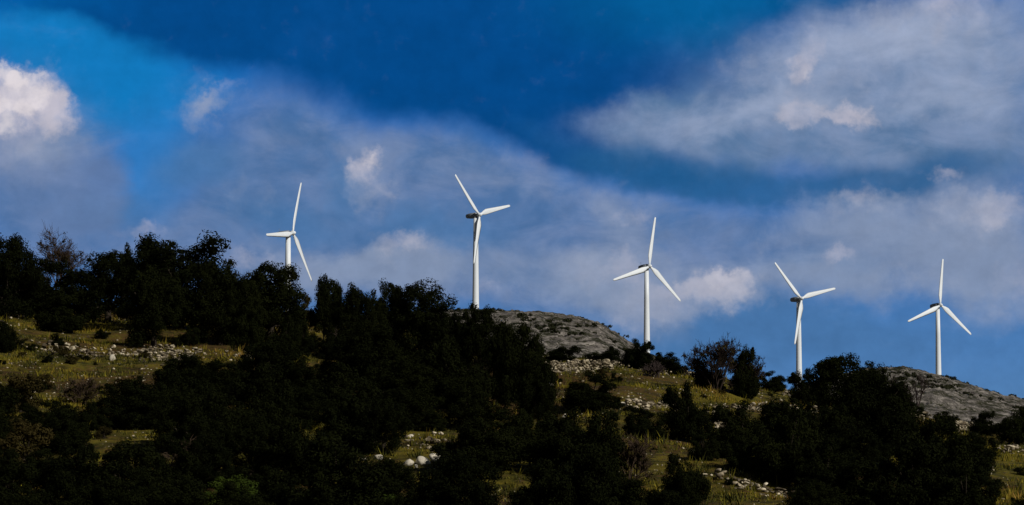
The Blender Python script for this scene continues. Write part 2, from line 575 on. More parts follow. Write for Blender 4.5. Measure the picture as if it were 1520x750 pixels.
def build_hill(which, p0, p1, label):
    crest, base, yc, yf = HILLS[which]
    pxs = np.concatenate([np.arange(p0, 600, 12.0), np.arange(max(p0, 600), min(p1, 1600), 2.5), np.arange(1600, p1 + 1, 12.0)])
    ys = np.concatenate([np.arange(yf - 20, yc - 60, 3.5), np.arange(yc - 60, yc + 30, 1.2), np.arange(yc + 30, 1500, 14), np.geomspace(1520, 2600, 14)])
    verts = np.array([hill_point(which, p, y) for y in ys for p in pxs])
    n, k = len(pxs), len(ys)
    i, j = np.meshgrid(np.arange(k - 1), np.arange(n - 1), indexing='ij')
    f = np.stack([i * n + j, i * n + j + 1, (i + 1) * n + j + 1, (i + 1) * n + j], -1).reshape(-1, 4)
    h = make_obj('hill', verts, f, ROCK_MAT, smooth=True)
    tag(h, label, 'hill', kind='structure')


build_hill('a', -500, 1100, 'bare grey rocky hill behind the left and middle wind turbines')
build_hill('b', 1000, 1880, 'bare grey rocky hill under the rightmost wind turbine')

# ------------------------------------------------------------------ wind turbines
def paint(name, c, rough=0.45):
    m, N, b = principled(name, rough, 0.4)
    pos = N.new('ShaderNodeTexCoord').outputs['Object']
    n = N.noise(pos, 0.35, 5, 0.6)
    N.put(b.inputs['Base Color'], N.mix(n, tuple(v * 0.9 for v in c) + (1,), tuple(min(v * 1.05, 0.9) for v in c) + (1,)))
    return m


WHITE = paint('white_turbine_paint', (0.74, 0.79, 0.84))
GREY = paint('grey_nacelle_paint', (0.20, 0.23, 0.27))
BLADE_L, HUB_R = 23.0, 0.75


def blade_mesh(phi):
    prof = [(0, 0.0), (0.12, 0.75), (0.35, 1.0), (0.65, 0.72), (1.0, 0.06)]
    loop = [(c, t) for c, t in prof] + [(c, -t * 0.7) for c, t in reversed(prof[1:-1])]
    v, f = [], []
    st = [(0.02, 1.0, 1.0, 12), (0.07, 1.15, 0.95, 12), (0.13, 2.0, 0.65, 12), (0.20, 2.6, 0.5, 11), (0.32, 2.4, 0.4, 8), (0.5, 2.0, 0.3, 5), (0.7, 1.6, 0.2, 3),
          (0.86, 1.3, 0.14, 1), (0.96, 1.1, 0.08, 0), (1.0, 0.75, 0.04, 0)]
    n = len(loop)
    rot = Matrix.Rotation(phi, 3, 'Y')
    for s, ch, th, tw in st:
        tm = Matrix.Rotation(R(tw), 3, 'Z')
        for c, t in loop:
            p = tm @ Vector(((0.3 - c) * ch, t * th * 0.5, 0))
            p.z = s * BLADE_L
            p.y -= 0.012 * BLADE_L * s * s
            v.append(tuple(rot @ p))
    for i in range(len(st) - 1):
        for k in range(n):
            f.append((i * n + k, i * n + (k + 1) % n, (i + 1) * n + (k + 1) % n, (i + 1) * n + k))
    f.append(tuple(reversed(range(n))))
    f.append(tuple((len(st) - 1) * n + k for k in range(n)))
    return v, f


def lathe(profile, n, axis='Z'):
    v, f = [], []
    for h, r in profile:
        for k in range(n):
            a = 2 * math.pi * k / n
            v.append((r * math.cos(a), r * math.sin(a), h) if axis == 'Z' else (r * math.cos(a), h, r * math.sin(a)))
    for i in range(len(profile) - 1):
        for k in range(n):
            f.append((i * n + k, i * n + (k + 1) % n, (i + 1) * n + (k + 1) % n, (i + 1) * n + k))
    f.append(tuple(reversed(range(n))))
    f.append(tuple((len(profile) - 1) * n + k for k in range(n)))
    return v, f


OVER = 2.1                            # the rotor's distance in front of the tower axis
TILT = R(4)
TURBINES = [
    ((434.7, 346), 86, 62, 24, 500, 'a', 'white wind turbine with one blade level to the left, tower foot hidden by oak trees'),
    ((711.8, 319), 78, 52, 76, 464, 'a', 'white wind turbine with two raised blades, standing over the left end of the bare hill'),
    ((964.2, 395.4), 76, 40, 12, 533, 'a', 'white wind turbine standing beyond the right foot of the left rocky hill'),
    ((1189.7, 443.3), 72, 43, 76, 575, 'b', 'white wind turbine with a blade hanging along its tower, behind the small round bush'),
    ((1396, 453), 70, 40, 8, 580, 'b', 'white wind turbine whose tower stands on the crest of the right rocky hill'),
]


def build_turbine(hub, L, psi, phi, base_py, which, label):
    D = BLADE_L * F_PX / L
    u, e = ray(*hub)
    hubp = Vector((u * D, D, CAM_Z + e * D))
    rz = R(psi) - math.atan(u)
    front = Vector((math.sin(rz), -math.cos(rz), 0))
    foot = hubp - front * OVER
    pxf = 760 + F_PX * foot.x / foot.y
    gz = hill_point(which, pxf, foot.y)[2] - 0.6
    axis_drop = OVER * math.sin(TILT)
    H = hubp.z - gz - axis_drop
    root = bpy.data.objects.new('wind_turbine', None)
    COL.objects.link(root)
    root.location = (foot.x, foot.y, gz)
    root.rotation_euler = (0, 0, rz)
    tag(root, label, 'wind turbine', 'white wind turbines along the far ridge')
    v, f = lathe([(-0.5, 1.56), (0.4, 1.52), (H * 0.33, 1.34), (H * 0.66, 1.16), (H - 1.2, 0.98)], 28)
    tw = make_obj('tower', v, f, WHITE, root, smooth=True)
    # door at the foot
    a0 = -math.pi / 2
    dv, df = [], []
    for da in (-0.28, 0.28):
        for z in (0.6, 2.8):
            dv += [(1.54 * math.cos(a0 + da), 1.54 * math.sin(a0 + da), z), (1.63 * math.cos(a0 + da), 1.63 * math.sin(a0 + da), z)]
    df = [(0, 2, 6, 4), (1, 5, 7, 3), (0, 1, 3, 2), (4, 6, 7, 5), (0, 4, 5, 1), (2, 3, 7, 6)]
    make_obj('door', dv, df, GREY, tw)
    # nacelle: a rounded box that narrows to the rear, local -Y is the front
    nv, nf = [], []
    secs = [(-OVER + 1.15, 0.62, 0.70, 0.0), (-OVER + 1.6, 0.95, 1.0, 0.0), (-0.4, 1.15, 1.25, 0.0), (2.6, 1.12, 1.2, 0.05), (4.6, 0.95, 0.95, 0.12), (5.2, 0.6, 0.6, 0.18)]
    m = 16
    for y, w, h, dz in secs:
        for k in range(m):
            a = 2 * math.pi * k / m
            cx, cz = math.cos(a), math.sin(a)
            nv.append((w * math.copysign(abs(cx) ** 0.5, cx), y, dz + h * math.copysign(abs(cz) ** 0.5, cz)))
    for i in range(len(secs) - 1):
        for k in range(m):
            nf.append((i * m + k, i * m + (k + 1) % m, (i + 1) * m + (k + 1) % m, (i + 1) * m + k))
    nf.append(tuple(reversed(range(m))))
    nf.append(tuple((len(secs) - 1) * m + k for k in range(m)))
    nac = make_obj('nacelle', nv, [tuple(reversed(q)) for q in nf], GREY, root, (0, 0, H), True)
    nac.rotation_euler = (-TILT, 0, 0)
    mast = MB()
    mast.tube([Vector((0, 3.9, 1.0)), Vector((0, 3.9, 2.3))], [0.05, 0.04], 6, True)
    mast.tube([Vector((-0.45, 3.9, 2.3)), Vector((0.45, 3.9, 2.3))], [0.04, 0.04], 6, True)
    mast.build('wind_vane', GREY, nac)
    hubz = H + OVER * math.sin(TILT)
    v, f = lathe([(-1.35, 0.05), (-1.2, 0.4), (-0.8, 0.72), (-0.2, 0.92), (0.5, 0.95), (0.95, 0.85)], 20, 'Y')
    hb = make_obj('hub', v, f, WHITE, root, (0, -OVER, hubz), True)
    hb.rotation_euler = (-TILT, 0, 0)
    for k in range(3):
        v, f = blade_mesh(R(phi + 120 * k))
        bl = make_obj('blade', v, f, WHITE, root, (0, -OVER, hubz), True)
        bl.rotation_euler = (-TILT, 0, 0)


for t in TURBINES:
    build_turbine(*t)

# ------------------------------------------------------------------ foliage
def leaf_material(name, dark, light, rough=0.75):
    m, N, b = principled(name, rough, 0.02)
    at = N.new('ShaderNodeAttribute', attribute_name='tone')
    oi = N.new('ShaderNodeObjectInfo')
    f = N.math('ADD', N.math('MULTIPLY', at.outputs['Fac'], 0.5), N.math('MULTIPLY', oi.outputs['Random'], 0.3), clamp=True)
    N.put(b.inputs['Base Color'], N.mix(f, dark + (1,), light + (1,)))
    return m


def bark_material(name, a, c):
    m, N, b = principled(name, 0.9, 0.15)
    pos = N.new('ShaderNodeTexCoord').outputs['Object']
    n = N.noise(pos, 6.0, 5, 0.65)
    N.put(b.inputs['Base Color'], N.mix(n, a + (1,), c + (1,)))
    return m


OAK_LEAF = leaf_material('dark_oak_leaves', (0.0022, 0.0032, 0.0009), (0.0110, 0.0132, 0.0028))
GREEN_LEAF = leaf_material('fresh_green_leaves', (0.010, 0.018, 0.003), (0.050, 0.070, 0.010))
OLIVE_LEAF = leaf_material('olive_brown_leaves', (0.010, 0.009, 0.003), (0.045, 0.034, 0.010))
BARK = bark_material('dark_bark', (0.012, 0.009, 0.006), (0.045, 0.034, 0.024))
TWIG = bark_material('brown_twigs', (0.024, 0.016, 0.010), (0.085, 0.056, 0.036))
TWIG_RED = bark_material('reddish_twigs', (0.010, 0.007, 0.0055), (0.034, 0.022, 0.017))
TWIG_GREY = bark_material('grey_twigs', (0.022, 0.016, 0.016), (0.075, 0.055, 0.05))


def leaves_at(rng, centres, radii, per, size, squash=0.85):
    """leaf quads scattered through the outer part of round clumps; returns verts, faces, tone"""
    nc = len(centres)
    c = np.repeat(centres, per, axis=0)
    r = np.repeat(radii, per)
    n = len(c)
    d = rng.normal(size=(n, 3))
    d /= np.linalg.norm(d, axis=1, keepdims=True)
    rad = r * (0.35 + 0.75 * rng.random(n) ** 0.6)
    p = c + d * rad[:, None] * np.array([1, 1, squash])
    nor = d * 1.1 + rng.normal(size=(n, 3)) * 0.45 + np.array([0, 0, 0.1])
    nor /= np.linalg.norm(nor, axis=1, keepdims=True)
    t = np.cross(nor, rng.normal(size=(n, 3)))
    t /= np.linalg.norm(t, axis=1, keepdims=True)
    bt = np.cross(nor, t)
    s = size * (0.6 + 0.8 * rng.random(n))[:, None]
    v = np.stack([p - t * s, p + bt * s * 0.42 + nor * s * 0.1, p + t * s, p - bt * s * 0.42 + nor * s * 0.1], 1).reshape(-1, 3)
    f = np.arange(n * 4).reshape(n, 4)
    tone = np.repeat(np.clip(np.repeat(rng.random(nc), per) * 0.55 + rng.random(n) * 0.5, 0, 1), 4)
    return v, f, tone


def crown_geometry(seed, kind):
    """a crown one unit wide and one unit tall, base at z = 0"""
    rng = np.random.default_rng(seed)
    nc, per, size = {'oak': (230, 140, 0.0155), 'tall': (160, 140, 0.019), 'bush': (190, 140, 0.018), 'low': (100, 110, 0.023)}[kind]
    lobes = rng.uniform(0, 2 * math.pi, 6)
    cs, rs = [], []
    while len(cs) < nc:
        d = rng.normal(size=3)
        d /= np.linalg.norm(d)
        az = math.atan2(d[1], d[0])
        env = 1 + 0.09 * math.sin(3 * az + lobes[0]) + 0.07 * math.sin(5 * az + lobes[1] + 3 * d[2]) + 0.08 * math.sin(8 * d[2] + lobes[2] + 2 * az)
        q = rng.random() ** 0.36
        rr = rng.uniform(0.06, 0.12)
        low = max(-d[2], 0)
        if kind == 'oak':
            p = np.array([0, 0, 0.5]) + np.array([0.45 * d[0] * (1 + 0.35 * low), 0.45 * d[1] * (1 + 0.35 * low), 0.46 * d[2]]) * env * q
        elif kind == 'tall':
            w = 0.42 * (1.0 - 0.4 * max(d[2], 0) + 0.3 * low)
            p = np.array([0, 0, 0.48]) + np.array([w * d[0], w * d[1], 0.47 * d[2]]) * env * q
        else:
            p = np.array([0, 0, 0.34]) + np.array([0.45 * d[0] * (1 + 0.3 * low), 0.45 * d[1] * (1 + 0.3 * low), (0.56 if d[2] > 0 else 0.3) * d[2]]) * env * q
        p[2] = max(p[2], rr * 0.6)
        cs.append(p)
        rs.append(rr)
    for k in range(36):                                        # a leafy skirt down to the ground
        a, q = rng.uniform(0, 2 * math.pi), rng.uniform(0.15, 0.42)
        rr = rng.uniform(0.07, 0.11)
        cs.append(np.array([q * math.cos(a), q * math.sin(a), rng.uniform(0.5, 1.8) * rr]))
        rs.append(rr)
    # sprigs that break the outline
    for k in range(nc // 4):
        i = rng.integers(0, nc)
        out = cs[i] - np.array([0, 0, 0.45])
        out /= np.linalg.norm(out) + 1e-6
        if out[2] > -0.1:
            cs.append(cs[i] + (out * 0.7 + np.array([0, 0, 0.4])) * rng.uniform(0.02, 0.05))
            rs.append(rng.uniform(0.025, 0.05))
    cs, rs = np.array(cs), np.array(rs)
    gap = np.linalg.norm(cs[:, None] - cs[None], axis=2)
    held = np.linalg.norm(cs - np.array([0, 0, 0.4]), axis=1) < 0.2      # no clump hangs loose in the air
    for _ in range(40):
        held = held | ((gap < 0.125) & held[None]).any(1)
    cs, rs = cs[held], rs[held]
    cs[:, 2] -= min(0, (cs[:, 2] - rs).min() + 0.02)
    v, f, tone = leaves_at(rng, cs, rs, per, size)
    cs_top = cs[rng.choice(len(cs), 12, replace=False)]
    top = np.percentile(v[:, 2], 99.7)
    wid = np.percentile(np.abs(v[:, :2]), 99.0) * 2
    v = v / np.array([wid, wid, top])
    return v, f, tone, cs_top / np.array([wid, wid, top])


def trunk_builder(tips, rng, kind):
    m = MB()
    h0 = 0.24 if kind in ('oak', 'tall') else 0.12
    r0 = 0.045 if kind == 'oak' else 0.03
    m.tube([Vector((0, 0, -0.06)), Vector((0.01, 0, h0 * 0.5)), Vector((-0.005, 0.01, h0))], [r0 * 1.35, r0, r0 * 0.85], 7, True)
    for c in tips:
        e = Vector(c)
        mid = Vector((e.x * 0.45, e.y * 0.45, h0 + (e.z - h0) * 0.55 + 0.02))
        m.tube([Vector((0, 0.005, h0 * 0.92)), mid, e], [r0 * 0.5, r0 * 0.3, r0 * 0.1], 4)
    return m


PROTO = {}


def proto(kind, i, leaf):
    key = (kind, i, leaf.name)
    if key not in PROTO:
        v, f, tone, tips = crown_geometry({'oak': 100, 'tall': 200, 'bush': 300, 'low': 400}[kind] + i, kind)
        cr = make_obj('crown', v, f, leaf, link=False)
        add_attr(cr, 'tone', tone)
        tr = trunk_builder(tips, random.Random(i), kind).build('trunk', BARK, link=False)
        PROTO[key] = (cr, tr)
    return PROTO[key]


def plant(name, kind, i, leaf, px, base, w, h, label, cat, group=None, rng=random.Random(5), depth_scale=1.0):
    p = hit(px, base)
    ppm = F_PX / p.y
    root = bpy.data.objects.new(name, None)
    COL.objects.link(root)
    root.location = (p.x, p.y, p.z - 0.05)
    root.rotation_euler = (0, 0, rng.uniform(0, 6.283))
    ww, hh = w / ppm, h / ppm
    root.scale = (ww, ww, hh)
    tag(root, label, cat, group)
    for src in proto(kind, i, leaf):
        c = src.copy()
        COL.objects.link(c)
        c.parent = root
    return root


# ---- bare trees and twiggy shrubs
def twig_mesh(seed, height, spread, depth, mat, nstem=3, r0=0.09, per=4):
    rng = random.Random(seed)
    trunk, tw = MB(), MB()

    def grow(p, d, length, r, lev):
        n = 4 if lev < 2 else 3
        pts, rad = [p], [r]
        q, dd = p.copy(), d.copy()
        for k in range(n):
            dd = (dd + Vector((rng.gauss(0, 0.17), rng.gauss(0, 0.17), rng.gauss(0.05, 0.12)))).normalized()
            q = q + dd * (length / n)
            pts.append(q.copy())
            rad.append(r * (1 - 0.55 * (k + 1) / n))
        (trunk if lev == 0 else tw).tube(pts, rad, 5 if lev < 2 else 3)
        if lev < depth:
            for c in range(per + (1 if lev == 1 else 0)):
                t = rng.uniform(0.3, 1.0)
                k = min(int(t * n), n - 1)
                b = pts[k].lerp(pts[k + 1], t * n - k)
                ax = (pts[k + 1] - pts[k]).normalized()
                o = ax.orthogonal().normalized()
                o = (Matrix.Rotation(rng.uniform(0, 6.283), 3, ax) @ o)
                nd = (ax * 0.75 + o * rng.uniform(0.45, 0.95) * spread + Vector((0, 0, 0.16))).normalized()
                grow(b, nd, length * rng.uniform(0.45, 0.72), max(r * 0.5, 0.012), lev + 1)

    for s in range(nstem):
        a = 2 * math.pi * s / nstem + rng.uniform(-0.5, 0.5)
        grow(Vector((0.12 * math.cos(a), 0.12 * math.sin(a), -0.15)), Vector((0.34 * spread * math.cos(a), 0.34 * spread * math.sin(a), 1)).normalized(),
             height * rng.uniform(0.42, 0.55), r0 * rng.uniform(0.7, 1.1), 0)
    return trunk, tw


def bare(name, seed, px, base, w, h, label, cat, mat, group=None, depth=4, per=4, nstem=3, some_leaves=None, r0=0.09):
    p = hit(px, base)
    ppm = F_PX / p.y
    H = h / ppm
    trunk, tw = twig_mesh(seed, H, 1.0, depth, mat, nstem, r0, per)
    tv = np.array(tw.v)
    top = np.percentile(tv[:, 2], 99.8)
    wid = np.percentile(np.abs(tv[:, :2]), 98.5) * 2
    sx, sz = (w / ppm) / wid, H / top
    root = bpy.data.objects.new(name, None)
    COL.objects.link(root)
    root.location = p
    tag(root, label, cat, group)
    for m, nm in ((trunk, 'trunk'), (tw, 'branches')):
        m.v = [(a * sx, b * sx, c * sz) for a, b, c in m.v]
        m.build(nm, mat, root)
    if some_leaves:
        rng = np.random.default_rng(seed)
        tv = np.array(tw.v)
        pick = tv[rng.choice(len(tv), some_leaves)]
        v, f, tone = leaves_at(rng, pick, np.full(len(pick), 0.16), 10, 0.085)
        lf = make_obj('leaves', v, f, OLIVE_LEAF, root)
        add_attr(lf, 'tone', tone)
    return root


OAKS = 'evergreen oaks along the top of the dark slope'
E1 = [  # kind, variant, px, base, width, height, name, label, category
    ('oak', 0, 8, 474, 110, 128, 'oak_tree', 'dark evergreen oak cut off by the left edge, behind the bare brown tree', 'tree'),
    ('bush', 1, 62, 470, 125, 84, 'bush', 'dark evergreen bush wrapped round the foot of the bare brown tree', 'bush'),
    ('oak', 1, 160, 480, 110, 106, 'oak_tree', 'broad low oak between the bare brown tree and the tallest rounded oak', 'tree'),
    ('tall', 0, 187, 468, 36, 104, 'oak_tree', 'slim oak tip poking up left of the tallest rounded oak', 'tree'),
    ('oak', 2, 266, 488, 150, 138, 'oak_tree', 'tallest rounded dark oak on the left, its dome against the sky', 'tree'),
    ('oak', 3, 228, 516, 84, 118, 'oak_tree', 'dark oak leaning on the left flank of the tallest rounded oak', 'tree'),
    ('oak', 0, 326, 512, 100, 124, 'oak_tree', 'dark oak on the right flank of the tallest rounded oak', 'tree'),
    ('oak', 1, 402, 510, 112, 118, 'oak_tree', 'round topped dark oak hiding the foot of the leftmost turbine', 'tree'),
    ('oak', 4, 364, 520, 60, 108, 'oak_tree', 'smaller oak filling the dip left of the round topped turbine oak', 'tree'),
    ('tall', 1, 480, 522, 44, 113, 'oak_tree', 'narrow two tipped oak just right of the leftmost turbine blade', 'tree'),
    ('tall', 2, 500, 520, 30, 100, 'oak_tree', 'slender oak pressed against the narrow two tipped oak', 'tree'),
    ('oak', 3, 528, 526, 66, 102, 'oak_tree', 'dark oak with a flat ragged top just right of the narrow two tipped oak', 'tree'),
    ('oak', 2, 574, 530, 62, 110, 'oak_tree', 'small domed oak left of the widest flat dome in mid slope', 'tree'),
    ('oak', 4, 626, 540, 108, 120, 'oak_tree', 'widest flat domed oak in mid slope, left of the second turbine', 'tree'),
    ('bush', 0, 674, 548, 56, 86, 'bush', 'dark bush in the dip beside the second turbine, hill visible above it', 'bush'),
    ('oak', 0, 714, 584, 74, 131, 'oak_tree', 'dark oak standing straight in front of the foot of the second turbine', 'tree'),
    ('oak', 1, 774, 628, 74, 147, 'oak_tree', 'dark oak in front of the left half of the grey rocky hill', 'tree'),
    ('tall', 2, 748, 600, 50, 122, 'oak_tree', 'dark oak between the second turbine oak and the grey rocky hill', 'tree'),
    ('oak', 3, 800, 652, 62, 122, 'oak_tree', 'dark oak at the right end of the thicket, touching the stony terrace', 'tree'),
    ('bush', 2, 90, 494, 74, 60, 'bush', 'round black bush alone on the left terrace above the stone rubble', 'bush'),
    ('bush', 3, 6, 524, 40, 48, 'bush', 'dark bush half cut by the left edge on the terrace', 'bush'),
    ('low', 0, 836, 536, 56, 22, 'shrub', 'low dark shrub on the ridge under the rocky hill, beside the thicket', 'shrub'),
    ('low', 1, 880, 538, 50, 16, 'shrub', 'flat dark shrub on the ridge above the long broken wall', 'shrub'),
    ('low', 2, 912, 540, 40, 26, 'shrub', 'dark shrub where the rocky hill meets the ridge left of the third turbine', 'shrub'),
    ('bush', 4, 946, 548, 54, 44, 'bush', 'dark pointed bush hiding the foot of the third turbine', 'bush'),
    ('bush', 0, 993, 556, 54, 33, 'bush', 'low rounded bush on the ridge between the third turbine and the bare trees', 'bush'),
    ('bush', 2, 1106, 590, 44, 74, 'bush', 'dark bush growing against the right side of the bare tree on the ridge', 'bush'),
    ('bush', 3, 1050, 578, 50, 44, 'bush', 'dark bush under the left boughs of the bare tree on the ridge', 'bush'),
    ('bush', 1, 1146, 582, 44, 31, 'bush', 'small round bush on the ridge just left of the fourth turbine', 'bush'),
    ('bush', 4, 1202, 606, 60, 58, 'bush', 'bush at the left foot of the big ridge oak, under the fourth turbine', 'bush'),
    ('oak', 2, 1256, 628, 104, 100, 'oak_tree', 'big lumpy oak on the right ridge between the two rightmost turbines', 'tree'),
    ('oak', 4, 1298, 630, 56, 76, 'oak_tree', 'lower oak on the right flank of the big lumpy ridge oak', 'tree'),
    ('bush', 0, 1402, 640, 32, 30, 'bush', 'small round bush in front of the right rocky hill', 'bush'),
    ('bush', 2, 1462, 646, 44, 36, 'bush', 'round bush at the right edge behind the stone heap', 'bush'),
    ('bush', 3, 1508, 660, 62, 56, 'bush', 'dark bush cut by the right edge below the rocky hill', 'bush'),
    ('bush', 1, 876, 612, 84, 58, 'bush', 'lone round bush on the right terrace below the long broken wall', 'bush'),
    ('bush', 4, 1022, 656, 72, 88, 'bush', 'tall black bush on the right terrace below the bare ridge tree', 'bush'),
    ('bush', 0, 957, 652, 66, 48, 'bush', 'low black bush left of the tall black terrace bush', 'bush'),
    ('bush', 2, 814, 756, 96, 72, 'bush', 'rounded black bush at the bottom middle beside brown grass', 'bush'),
    ('bush', 3, 1016, 752, 66, 78, 'bush', 'dark green bush at the bottom, left of the orange lit stones', 'bush'),
]
E2 = [  # greener or browner shrubs
    ('low', 3, OLIVE_LEAF, 449, 476, 36, 40, 'shrub', 'brownish shrub in the gap right of the leftmost turbine', 'shrub'),
    ('bush', 2, GREEN_LEAF, 345, 768, 110, 62, 'shrub', 'leafy green shrub at the bottom, right of the brown twiggy shrub', 'shrub'),
    ('bush', 1, GREEN_LEAF, 520, 772, 120, 56, 'shrub', 'brightest green shrub at the bottom, below the white boulders', 'shrub'),
    ('low', 1, OLIVE_LEAF, 40, 690, 90, 70, 'shrub', 'olive brown shrub low at the left edge', 'shrub'),
    ('low', 0, OLIVE_LEAF, 30, 612, 80, 56, 'shrub', 'olive brown shrub at the left edge below the rubble terrace', 'shrub'),
]
for k, v, px, b, w, h, n, lab, cat in E1:
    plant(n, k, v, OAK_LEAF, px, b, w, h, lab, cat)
for k, v, leaf, px, b, w, h, n, lab, cat in E2:
    plant(n, k, v, leaf, px, b, w, h, lab, cat)

bare('bare_tree', 11, 84, 462, 112, 122, 'leafless brown tree with spreading twigs at the left edge against the sky', 'tree', TWIG, depth=4, per=5, nstem=4, some_leaves=160)
bare('bare_tree', 12, 1064, 582, 88, 82, 'leafless dark twiggy tree with upright twigs on the ridge between two turbines', 'tree', TWIG_RED, depth=4, per=5, nstem=5, some_leaves=50, r0=0.06)
bare('bare_tree', 13, 1106, 588, 50, 68, 'smaller leafless tree touching the right side of the bare twiggy ridge tree', 'tree', TWIG_RED, depth=4, per=5, nstem=4, some_leaves=80, r0=0.07)
bare('bare_tree', 14, 1350, 616, 62, 68, 'bare vase shaped tree standing before the right rocky hill', 'tree', TWIG_GREY, depth=4, per=4, nstem=4)
bare('bare_shrub', 15, 290, 712, 84, 60, 'brown twiggy shrub beside the small grass patch at lower left', 'shrub', TWIG, depth=3, per=5, nstem=7, r0=0.03, some_leaves=60)
bare('bare_shrub', 16, 938, 712, 66, 66, 'brown twiggy shrub left of the dark green bottom bush', 'shrub', TWIG, depth=3, per=5, nstem=7, r0=0.03, some_leaves=30)
bare('bare_shrub', 17, 972, 560, 40, 24, 'grey twiggy shrub beside the foot of the third turbine', 'shrub', TWIG_GREY, depth=3, per=5, nstem=6, r0=0.025)
bare('bare_shrub', 18, 118, 600, 50, 40, 'brown twiggy shrub under the rubble on the left terrace', 'shrub', TWIG, depth=3, per=5, nstem=6, r0=0.025, some_leaves=30)

# ---- the thicket: bushes packed side by side wherever the photograph shows no open ground
OPEN = {
    'left': [(-20, 462), (130, 452), (205, 468), (215, 496), (300, 518), (388, 520), (384, 536), (290, 540), (245, 552), (238, 574), (170, 578), (150, 604), (60, 606), (-20, 580)],
    'low_left': [(120, 648), (180, 640), (240, 642), (240, 668), (190, 676), (120, 672)],
    'boulders': [(600, 642), (662, 642), (664, 700), (598, 702), (540, 690), (538, 674), (598, 670)],
    'right': [(802, 515), (900, 522), (1000, 545), (1150, 566), (1205, 585), (1232, 606), (1062, 604), (1052, 650), (925, 612), (880, 630), (826, 615), (808, 560)],
    'low_right': [(908, 640), (1005, 650), (1040, 684), (1190, 724), (1190, 760), (1040, 760), (985, 730), (920, 710)],
    'bottom': [(728, 690), (776, 690), (778, 760), (722, 760)],
    'far_right': [(1336, 600), (1400, 612), (1490, 634), (1500, 652), (1420, 646), (1360, 622)],
    'edge': [(1482, 655), (1530, 655), (1530, 760), (1462, 760), (1470, 692)],
    'gap': [(425, 428), (462, 428), (462, 480), (430, 480)],
    'gap_b': [(436, 528), (470, 526), (472, 556), (440, 558)],
}


def in_poly(x, y, poly):
    c = False
    for (x0, y0), (x1, y1) in zip(poly, poly[1:] + poly[:1]):
        if (y0 > y) != (y1 > y) and x < (x1 - x0) * (y - y0) / (y1 - y0) + x0:
            c = not c
    return c


CELL = 6
GW, GH = 1520 // CELL + 2, 780 // CELL
SKYL = table([(0, 352), (40, 372), (130, 380), (210, 370), (260, 366), (310, 392), (350, 420), (400, 408), (440, 440), (470, 425), (520, 440), (580, 436), (640, 440), (680, 478), (720, 470),
              (770, 500), (805, 545), (850, 560), (1040, 560), (1160, 590), (1200, 570), (1260, 548), (1310, 566), (1330, 600), (1400, 622), (1460, 616), (1520, 610)])
openm = np.zeros((GH, GW), bool)
need = np.zeros((GH, GW), bool)
for gy in range(GH):
    for gx in range(GW):
        X_, Y_ = gx * CELL, gy * CELL
        if any(in_poly(X_, Y_, p) for p in OPEN.values()):
            openm[gy, gx] = True
        elif Y_ > SKYL(X_):
            need[gy, gx] = True


def cells(px, base, w, h):
    ys, xs = np.mgrid[0:GH, 0:GW]
    X_, Y_ = xs * CELL, ys * CELL
    t = (base - Y_) / h
    half = 0.47 * w * np.sqrt(np.clip(1 - np.clip(t - 0.25, 0, 1) ** 2 / 0.56, 0, 1))
    return (t > 0) & (t < 1) & (np.abs(X_ - px) < half)


cover = np.zeros((GH, GW), np.int8)
for e in E1:
    cover += cells(e[2], e[3], e[4], e[5]).astype(np.int8)
for e in E2:
    cover += cells(e[3], e[4], e[5], e[6]).astype(np.int8)

ZONES = [
    (lambda x, y: x < 300 and y > 540, 'dark evergreen bush in the black mass at the lower left', 'bushes massed at the lower left'),
    (lambda x, y: x < 840 and y <= 600, 'dark evergreen bush packed in the thicket under the left skyline oaks', 'bushes packed under the left skyline oaks'),
    (lambda x, y: x < 560, 'dark evergreen bush in the lower thicket left of the white boulders', 'bushes of the lower thicket left of the boulders'),
    (lambda x, y: x < 1000, 'dark evergreen bush in the lower thicket right of the white boulders', 'bushes of the lower thicket right of the boulders'),
    (lambda x, y: x < 1530 and y > 590, 'dark evergreen bush in the broad black thicket at the lower right', 'bushes of the lower right thicket'),
    (lambda x, y: True, 'dark evergreen bush low on the right ridge', 'bushes low on the right ridge'),
]
prng = random.Random(2024)
fill = []
for k in range(16000):
    px, base = prng.uniform(-30, 1550), prng.uniform(470, 800)
    big = 0.75 + 0.5 * (base - 470) / 330
    w = prng.uniform(56, 100) * big
    h = w * prng.uniform(0.75, 1.15)
    if k > 9000:
        w, h = w * 0.6, h * 0.6
    m = cells(px, base, w, h)
    tot = m.sum()
    if tot < 6:
        continue
    if (m & openm).sum() > 0.06 * tot or (m & ~need & ~openm).sum() > 0.04 * tot:
        continue
    gain = (m & need & (cover < 1)).sum() / tot
    if gain < (0.42 if k < 4000 else 0.3):
        continue
    cover += m.astype(np.int8)
    fill.append((px, base, w, h))
for i, (px, base, w, h) in enumerate(fill):
    lab, grp = next((l, g) for fn, l, g in ZONES if fn(px, base))
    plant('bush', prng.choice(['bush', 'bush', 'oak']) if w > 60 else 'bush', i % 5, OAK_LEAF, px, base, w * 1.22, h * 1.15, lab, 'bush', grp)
SHRUBS = [('left', 'small dark shrub in the grass of the left terrace', 'small shrubs on the left terrace', 34),
          ('right', 'small dark shrub in the grass of the right terrace', 'small shrubs on the right terrace', 34),
          ('low_right', 'small dark shrub on the slope at the bottom right', 'small shrubs on the bottom right slope', 14),
          ('edge', 'small dark shrub on the grass strip at the lower right edge', 'small shrubs on the lower right grass strip', 4),
          ('low_left', 'small dark shrub beside the grass patch at the lower left', 'small shrubs by the lower left grass patch', 4),
          ('far_right', 'small dark shrub on the grassy crest before the right rocky hill', 'small shrubs on the right crest', 5)]
